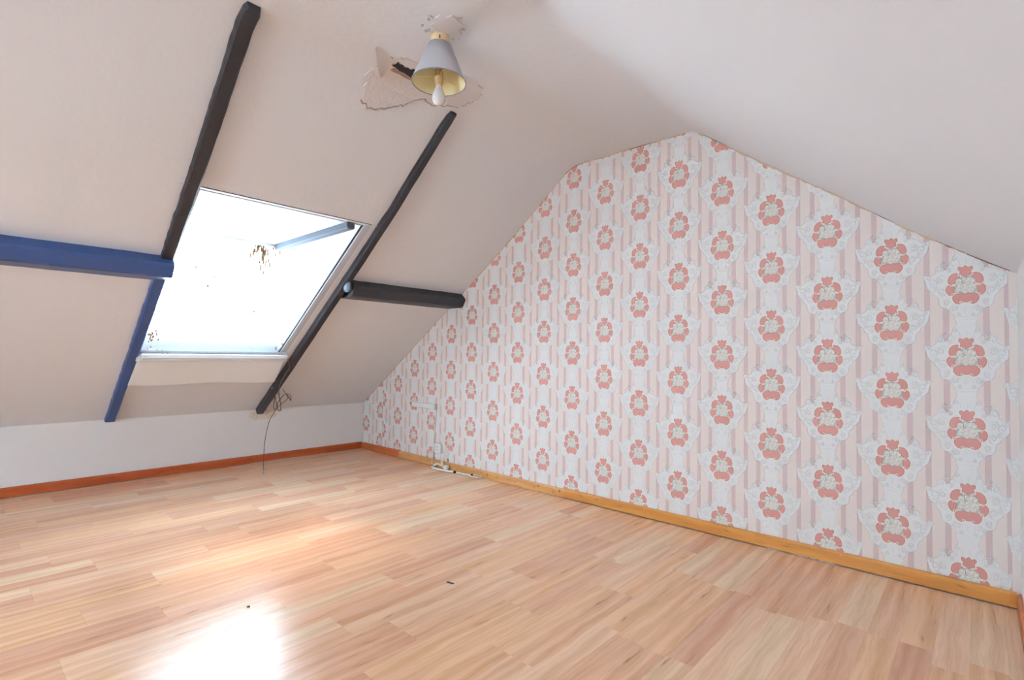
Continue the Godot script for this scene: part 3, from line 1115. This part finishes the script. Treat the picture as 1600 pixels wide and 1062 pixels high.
# ------------------------------------------------------------------ ceiling lamp
func build_lamp():
	var t := thing("ceiling_lamp", "grey fabric cone lampshade with a bare bulb hanging from the flat ceiling", "ceiling lamp", "", Vector3(3.190, FLAT, 1.619))
	var cream := mat(Color(0.93, 0.83, 0.66), 0.5)
	obj("ceiling_rose", lathe([Vector2(0, -0.040), Vector2(0.026, -0.040), Vector2(0.034, -0.036), Vector2(0.041, -0.018), Vector2(0.043, 0.004), Vector2(0, 0.004)], 32), cream, t)
	var sc := new_st()
	add_box(sc, Vector3(0.030, -0.022, 0.024), Vector3(0.006, 0.016, 0.006), 0.002)
	obj("screw", done(sc), mat(Color(0.42, 0.25, 0.12), 0.6), t)
	obj("flex", lathe([Vector2(0.004, -0.03), Vector2(0.004, -0.19)], 10), cream, t)
	var outer := bumpy(mat(Color(0.79, 0.78, 0.80), 0.9), noise_tex(0.2, 2, 256), 0.05, 6.0, false)
	outer.backlight = Color(0.06, 0.06, 0.06)
	var inner := mat(Color(0.96, 0.91, 0.72), 0.85)
	var y0 := -0.204
	var y1 := -0.041
	var sh := obj("lamp_shade", lathe([Vector2(0.1165, y0), Vector2(0.1175, y0 + 0.001), Vector2(0.0505, y1), Vector2(0.0495, y1)], 56), outer, t)
	obj("lining", lathe([Vector2(0.0495, y1), Vector2(0.0485, y1 - 0.001), Vector2(0.1155, y0 + 0.001), Vector2(0.1165, y0)], 56), inner, sh)
	var rim := new_st()
	var ring := []
	for k in 57:
		ring.append(Vector3(cos(TAU * k / 56), 0, sin(TAU * k / 56)) * 0.1165 + Vector3(0, y0, 0))
	add_tube(rim, ring, 0.0022, 6)
	obj("rim", done(rim), mat(Color(0.55, 0.57, 0.62), 0.6), sh)
	var brass := mat(Color(0.80, 0.66, 0.48), 0.4)
	var ho := obj("bulb_holder", lathe([Vector2(0, -0.1420), Vector2(0.010, -0.1420), Vector2(0.017, -0.1520), Vector2(0.0175, -0.1770), Vector2(0.019, -0.1790), Vector2(0.019, -0.1850), Vector2(0.0175, -0.1880), Vector2(0.0175, -0.2040), Vector2(0.015, -0.2080), Vector2(0.015, -0.2180), Vector2(0, -0.2180)], 28), brass, t)
	var arms := new_st()
	for k in 3:
		var a := TAU * k / 3 + 0.4
		add_tube(arms, [Vector3(0.016 * cos(a), -0.176, 0.016 * sin(a)), Vector3(0.105 * cos(a), -0.172, 0.105 * sin(a))], 0.0014, 6)
	obj("shade_carrier", done(arms), inner, ho)
	var gm := mat(Color(0.93, 0.92, 0.92, 1.0), 0.12)
	gm.backlight = Color(0.5, 0.5, 0.5)
	obj("bulb", lathe([Vector2(0.012, -0.2140), Vector2(0.0135, -0.2270), Vector2(0.019, -0.2400), Vector2(0.0255, -0.2540), Vector2(0.0285, -0.2690), Vector2(0.0275, -0.2820), Vector2(0.022, -0.2940), Vector2(0.013, -0.3010), Vector2(0.0, -0.3035)], 32), gm, t)

# ------------------------------------------------------------------ damaged plaster round the lamp
func ceil_patch(st: SurfaceTool, pts: Array, lo: float, hi: float):
	# points are (x, z) on the ceiling; fine triangles follow its curve
	var poly := PackedVector2Array(pts)
	var x0 := 9.0
	var x1 := -9.0
	for p in pts:
		x0 = min(x0, p.x)
		x1 = max(x1, p.x)
	var n: int = max(1, int((x1 - x0) / 0.02))
	for i in n:
		var a := lerpf(x0, x1, float(i) / n)
		var b := lerpf(x0, x1, float(i + 1) / n)
		var cut := PackedVector2Array([Vector2(a, -9), Vector2(b, -9), Vector2(b, 9), Vector2(a, 9)])
		for q in Geometry2D.intersect_polygons(poly, cut):
			var tri := Geometry2D.triangulate_polygon(q)
			for k in range(0, tri.size(), 3):
				var v := [q[tri[k]], q[tri[k + 1]], q[tri[k + 2]]]
				var w := v.map(func(p): return roof_p(p.x, p.y, hi))
				face(st, w, (w[0] + w[1] + w[2]) / 3.0 - roof_n(a) * 0.1)
	for i in pts.size():
		var a: Vector2 = pts[i]
		var b: Vector2 = pts[(i + 1) % pts.size()]
		var c := [roof_p(a.x, a.y, lo), roof_p(b.x, b.y, lo), roof_p(b.x, b.y, hi), roof_p(a.x, a.y, hi)]
		face(st, c, roof_p((x0 + x1) / 2, pts[0].y, 0))

func ragged(pts: Array, amp: float, sd: int, sub := 5) -> Array:
	var out := []
	for i in pts.size():
		var a: Vector2 = pts[i]
		var b: Vector2 = pts[(i + 1) % pts.size()]
		for k in sub:
			var p := a.lerp(b, float(k) / sub)
			out.append(p + Vector2(noise.get_noise_2d(p.x * 40.0 + sd, p.y * 40.0), noise.get_noise_2d(p.x * 40.0, p.y * 40.0 + sd + 9.0)) * amp)
	return out

func build_damage():
	var t := thing("damaged_plaster", "patch of peeled ceiling paint with a ragged edge round the lamp", "plaster damage", "", Vector3(2.75, 2.39, 1.45))
	var off := -t.position
	var patch := ragged([Vector2(2.611, 1.649), Vector2(2.585, 1.60), Vector2(2.600, 1.53), Vector2(2.640, 1.453), Vector2(2.690, 1.40), Vector2(2.735, 1.355), Vector2(2.72, 1.30), Vector2(2.745, 1.22), Vector2(2.79, 1.15), Vector2(2.88, 1.135), Vector2(2.95, 1.140), Vector2(3.02, 1.20), Vector2(3.06, 1.27), Vector2(3.02, 1.38), Vector2(2.97, 1.50), Vector2(2.95, 1.62), Vector2(2.90, 1.68), Vector2(2.80, 1.67), Vector2(2.735, 1.69), Vector2(2.68, 1.67)], 0.018, 3)
	var st := new_st()
	ceil_patch(st, patch, -0.004, 0.0062)
	obj("bare_plaster", done(st), M.bare, t).position = off
	# lifted lip of paint and the shadowed crack along the lower edge
	var lip := new_st()
	var lipm := new_st()
	for i in range(0, 46):
		var a: Vector2 = patch[i]
		var b: Vector2 = patch[i + 1]
		if a.x > 2.97:
			continue
		var wd := 0.0016 + 0.0022 * absf(noise.get_noise_1d(i * 0.7))
		add_tube(lip, [roof_p(a.x, a.y, 0.0062), roof_p(b.x, b.y, 0.0062)], wd, 5)
		var o := Vector2(-0.006, 0.0)
		if i % 5 != 2:
			add_tube(lipm, [roof_p(a.x + o.x, a.y + o.y, 0.005), roof_p(b.x + o.x, b.y + o.y, 0.006)], 0.003, 5)
	obj("crack", done(lip), mat(Color(0.60, 0.54, 0.52), 0.95), t).position = off
	var lo := obj("paint_lip", done(lipm), mat(Color(0.93, 0.90, 0.89), 0.8), t)
	lo.position = off
	lo.set_meta("kind", "stuff")
	# hole with the black end of a timber
	var hole := ragged([Vector2(2.868, 1.648), Vector2(2.895, 1.628), Vector2(2.893, 1.575), Vector2(2.905, 1.53), Vector2(2.93, 1.45), Vector2(2.965, 1.38), Vector2(2.925, 1.375), Vector2(2.875, 1.44), Vector2(2.835, 1.505), Vector2(2.840, 1.56), Vector2(2.850, 1.62)], 0.014, 12)
	var hs := new_st()
	ceil_patch(hs, hole, -0.004, 0.0085)
	obj("exposed_timber", done(hs), mat(Color(0.10, 0.095, 0.10), 0.8), t).position = off
	var edge := new_st()
	for i in hole.size():
		var a: Vector2 = hole[i]
		var b: Vector2 = hole[(i + 1) % hole.size()]
		if i % 3 != 1:
			add_tube(edge, [roof_p(a.x, a.y, 0.008), roof_p(b.x, b.y, 0.008)], 0.0022, 5)
	obj("torn_edge", done(edge), mat(Color(0.85, 0.77, 0.66), 0.9), t).position = off
	# strip of brown backing under the timber
	var bs := new_st()
	ceil_patch(bs, ragged([Vector2(2.815, 1.62), Vector2(2.85, 1.61), Vector2(2.835, 1.50), Vector2(2.87, 1.43), Vector2(2.85, 1.42), Vector2(2.812, 1.50)], 0.006, 31), -0.004, 0.0075)
	obj("brown_backing", done(bs), mat(Color(0.66, 0.55, 0.50), 0.9), t).position = off
	# curled flap of lining paper
	var fl := new_st()
	var n := 10
	var rows := []
	for i in n + 1:
		var s := float(i) / n
		var c := Vector2(2.925, 1.770).lerp(Vector2(2.745, 1.625), s)
		var wide := 0.075 * sin(PI * clampf(s * 0.86 + 0.06, 0, 1)) + 0.002
		var row := []
		for k in 7:
			var u := k / 6.0
			var lift := 0.055 * (1.0 - cos(u * 1.5)) * sin(PI * clampf(s * 0.9 + 0.05, 0, 1))
			var q := c + Vector2(0.62, -0.78) * wide * (1.0 - u) * 0.9
			row.append(roof_p(q.x, q.y, 0.007 + lift))
		rows.append(row)
	for i in n:
		for k in 6:
			var q := [rows[i][k], rows[i][k + 1], rows[i + 1][k + 1], rows[i + 1][k]]
			var mid: Vector3 = (q[0] + q[2]) / 2
			sface(fl, q, mid + Vector3(0, 0.1, 0))
			var q2 := q.map(func(v): return v + Vector3(0.0004, 0.0012, 0))
			sface(fl, q2, mid - Vector3(0, 0.1, 0))
	obj("paper_flap", done(fl), mat(Color(0.95, 0.925, 0.90), 0.85), t).position = off
	# scuffed patch of paint beside the ceiling rose
	var sp := thing("scuffed_patch", "scuffed round patch of pink paint on the ceiling beside the lamp's fixing", "paint patch", "", Vector3(3.28, FLAT, 1.65))
	var ring := []
	for k in 16:
		ring.append(Vector2(3.275, 1.650) + Vector2(cos(TAU * k / 16), sin(TAU * k / 16)) * (0.062 + 0.012 * sin(k * 2.3)))
	var ss := new_st()
	ceil_patch(ss, ring, -0.004, 0.0062)
	obj("paint", done(ss), mat(Color(0.93, 0.905, 0.90), 0.9), sp).position = -sp.position
	var fs := new_st()
	var r := RandomNumberGenerator.new()
	r.seed = 17
	for k in 16:
		var a := r.randf_range(0, TAU)
		var c := Vector2(3.26, 1.648) + Vector2(cos(a), sin(a)) * r.randf_range(0.07, 0.10)
		var pts := []
		for j in 5:
			pts.append(c + Vector2(cos(TAU * j / 5), sin(TAU * j / 5)) * r.randf_range(0.003, 0.009))
		ceil_patch(fs, pts, -0.004, 0.0064)
	var fo := obj("paint_flecks", done(fs), mat(Color(0.875, 0.835, 0.825), 0.9), sp)
	fo.position = -sp.position
	fo.set_meta("kind", "stuff")

# ------------------------------------------------------------------ things on the papered wall
func build_wall_items():
	var white := mat(Color(0.93, 0.93, 0.92), 0.4)
	# batten with flex
	var b := thing("wall_batten", "white horizontal batten fixed low on the papered wall above the socket", "batten", "", Vector3(1.07, 0.54, 0))
	var base := new_st()
	add_box(base, Vector3(0, 0, 0.016), Vector3(0.335, 0.046, 0.030), 0.005, Basis(Vector3.BACK, 0.0))
	obj("casing", done(base), white, b)
	var cap := new_st()
	add_box(cap, Vector3(0.170, 0.0, 0.016), Vector3(0.012, 0.052, 0.034), 0.004)
	obj("end_cap", done(cap), mat(Color(0.84, 0.82, 0.82), 0.4), b)
	# socket
	var s := thing("power_socket", "white wall socket just above the skirting board on the papered wall", "socket", "", Vector3(1.285, 0.170, 0))
	var ps := new_st()
	add_box(ps, Vector3(0, 0, 0.014), Vector3(0.092, 0.088, 0.026), 0.005)
	obj("plate", done(ps), white, s)
	var sl := new_st()
	for q in [[0, 0.012, 0.006, 0.010], [-0.012, -0.014, 0.009, 0.005], [0.012, -0.014, 0.009, 0.005]]:
		add_box(sl, Vector3(q[0], q[1], 0.0273), Vector3(q[2], q[3], 0.001), 0.0)
	obj("slots", done(sl), mat(Color(0.25, 0.25, 0.25), 0.8), s)
	var st := thing("wall_stain", "greyish scuffed stain on the wallpaper right of the wall socket", "stain", "", Vector3(1.385, 0.14, 0))
	var sm := new_st()
	slab(sm, PackedVector2Array([Vector2(-0.03, 0.05), Vector2(0.03, 0.045), Vector2(0.036, -0.04), Vector2(0.02, -0.062), Vector2(-0.03, -0.05)]), Vector3(0, 0, 0.0005), Vector3.RIGHT, Vector3.UP, 0.0012)
	obj("scuff", done(sm), mat(Color(0.88, 0.84, 0.83), 0.8), st)
	var sd := new_st()
	slab(sd, PackedVector2Array([Vector2(0.012, -0.048), Vector2(0.035, -0.052), Vector2(0.030, -0.085), Vector2(0.018, -0.078)]), Vector3(0, 0, 0.0008), Vector3.RIGHT, Vector3.UP, 0.0014)
	obj("dark_spot", done(sd), mat(Color(0.45, 0.38, 0.35), 0.8), st)
	# extension lead
	var e := thing("extension_lead", "white flex running from the batten down the wall to a plug on the floor", "extension lead")
	var fm := mat(Color(0.95, 0.94, 0.90), 0.45)
	var up := new_st()
	add_tube(up, spline([Vector3(1.238, 0.535, 0.012), Vector3(1.236, 0.45, 0.006), Vector3(1.222, 0.30, 0.006), Vector3(1.214, 0.15, 0.007), Vector3(1.216, 0.075, 0.020), Vector3(1.222, 0.03, 0.030), Vector3(1.245, 0.008, 0.046)], 6), 0.0048, 8)
	obj("rising_flex", done(up), fm, e)
	var fx := new_st()
	add_tube(fx, spline([Vector3(1.245, 0.010, 0.046), Vector3(1.27, 0.011, 0.070), Vector3(1.33, 0.011, 0.098), Vector3(1.42, 0.011, 0.100), Vector3(1.51, 0.011, 0.090), Vector3(1.585, 0.011, 0.066), Vector3(1.68, 0.011, 0.062), Vector3(1.762, 0.011, 0.050)], 6), 0.0088, 10)
	obj("floor_flex", done(fx), fm, e)
	var lp := new_st()
	var loop := []
	for k in 17:
		var a := PI + TAU * k / 16.0
		loop.append(Vector3(1.822 + 0.062 * cos(a), 0.010 + 0.012 * (k / 16.0), 0.052 + 0.044 * sin(a)))
	add_tube(lp, loop, 0.0055, 8)
	obj("end_loop", done(lp), fm, e)
	var up2 := new_st()
	add_tube(up2, spline([Vector3(1.262, 0.014, 0.048), Vector3(1.30, 0.034, 0.030), Vector3(1.355, 0.030, 0.034), Vector3(1.40, 0.022, 0.042)], 6), 0.0085, 8)
	obj("plug_flex", done(up2), fm, e)
	for q in [[Vector3(1.570, 0.011, 0.071), Vector3(1.596, 0.011, 0.064)], [Vector3(1.752, 0.012, 0.049), Vector3(1.772, 0.013, 0.046)], [Vector3(1.250, 0.011, 0.052), Vector3(1.262, 0.011, 0.062)]]:
		var tape := new_st()
		add_tube(tape, [q[0], q[1]], 0.0105, 10)
		obj("black_tape", done(tape), M.ink, e)
	var pl := new_st()
	add_box(pl, Vector3(1.440, 0.026, 0.050), Vector3(0.052, 0.046, 0.048), 0.012, Basis(Vector3.UP, 0.4))
	add_box(pl, Vector3(1.412, 0.026, 0.046), Vector3(0.026, 0.028, 0.026), 0.008, Basis(Vector3.UP, 0.4))
	obj("plug", done(pl), fm, e)
	var cn := new_st()
	add_box(cn, Vector3(1.362, 0.045, 0.028), Vector3(0.026, 0.052, 0.026), 0.008, Basis(Vector3.BACK, 0.15))
	obj("connector", done(cn), mat(Color(0.94, 0.90, 0.80), 0.5), e)

# ------------------------------------------------------------------ damp mark
func build_damp():
	var o := thing("damp_stain", "faint brown damp stain on the knee wall below the black rafter's foot", "stain", "", Vector3(0, 0.45, 1.05))
	var st := new_st()
	var pts := PackedVector2Array()
	for k in 22:
		var a := TAU * k / 22
		pts.append(Vector2(cos(a) * 0.12, sin(a) * 0.045 - 0.015) * (1.0 + 0.4 * noise.get_noise_2d(k * 3.1, 4.0)))
	for k in pts.size():
		pts[k].y = min(pts[k].y, 0.03)
	slab(st, pts, Vector3(0.0004, 0, 0), Vector3.FORWARD, Vector3.UP, 0.001)
	obj("mark", done(st), mat(Color(0.925, 0.875, 0.82), 0.9), o)
	var fs := new_st()
	var r := RandomNumberGenerator.new()
	r.seed = 33
	for k in 14:
		var c := Vector2(r.randfn(-0.02, 0.05), r.randfn(-0.01, 0.02))
		add_box(fs, Vector3(0.001, min(c.y, 0.025), c.x), Vector3(0.003, r.randf_range(0.004, 0.012), r.randf_range(0.004, 0.010)), 0.001)
	obj("flaking_paint", done(fs), mat(Color(0.80, 0.70, 0.58), 0.9), o).set_meta("kind", "stuff")

# ------------------------------------------------------------------ brown cable hanging from the dormer
func build_cable():
	var c := thing("hanging_cable", "thin brown cable looped over the rafter's nail and hanging to the floor", "cable")
	var m := mat(Color(0.26, 0.16, 0.15), 0.5)
	var s1 := new_st()
	add_tube(s1, spline([Vector3(0.86, 0.97, 1.212), Vector3(0.84, 0.90, 1.188), Vector3(0.72, 0.84, 1.165), Vector3(0.56, 0.77, 1.130), Vector3(0.46, 0.715, 1.100), Vector3(0.43, 0.66, 1.085), Vector3(0.455, 0.63, 1.100)], 6), 0.0022, 7)
	obj("upper_run", done(s1), mat(Color(0.50, 0.48, 0.52), 0.4), c)
	var s2 := new_st()
	add_tube(s2, spline([Vector3(0.42, 0.735, 1.120), Vector3(0.44, 0.64, 1.125), Vector3(0.45, 0.535, 1.105), Vector3(0.455, 0.515, 1.085), Vector3(0.45, 0.57, 1.080), Vector3(0.44, 0.68, 1.105), Vector3(0.445, 0.66, 1.125), Vector3(0.45, 0.56, 1.140), Vector3(0.455, 0.525, 1.130), Vector3(0.46, 0.60, 1.10), Vector3(0.46, 0.655, 1.05), Vector3(0.455, 0.640, 1.00), Vector3(0.45, 0.595, 0.995), Vector3(0.45, 0.625, 1.01), Vector3(0.45, 0.70, 1.07)], 6), 0.0028, 7)
	obj("loops", done(s2), m, c)
	var s3 := new_st()
	add_tube(s3, spline([Vector3(0.45, 0.640, 1.035), Vector3(0.455, 0.625, 1.02), Vector3(0.46, 0.598, 1.045), Vector3(0.465, 0.560, 1.100), Vector3(0.47, 0.50, 1.145), Vector3(0.47, 0.424, 1.185), Vector3(0.47, 0.265, 1.214), Vector3(0.47, 0.10, 1.220), Vector3(0.472, 0.018, 1.221)], 6), 0.0025, 7)
	obj("hanging_run", done(s3), m, c)
	var e := new_st()
	add_box(e, Vector3(0.473, 0.012, 1.221), Vector3(0.016, 0.022, 0.016), 0.004)
	obj("end_plug", done(e), mat(Color(0.72, 0.72, 0.72), 0.4), c)

# ------------------------------------------------------------------ litter on the floor
func build_bits():
	var list := [[Vector3(3.159, 0.003, 1.480), 0.034, 0.006, 0.25, "thin black sliver lying in the middle of the floor"], [Vector3(2.743, 0.003, 2.181), 0.012, 0.005, 1.3, "tiny dark speck lying in the bright reflection on the floor"]]
	for q in list:
		var o := thing("floor_debris", q[4], "debris", "", q[0])
		var st := new_st()
		add_box(st, Vector3(0, 0.0, 0), Vector3(q[1], 0.005, q[2]), 0.002, Basis(Vector3.UP, q[3]))
		add_box(st, Vector3(q[1] * 0.4, 0.0, -q[2] * 0.5), Vector3(q[1] * 0.4, 0.004, q[2] * 0.8), 0.0015, Basis(Vector3.UP, q[3] + 0.4))
		obj("sliver", done(st), mat(Color(0.12, 0.10, 0.10), 0.7), o)
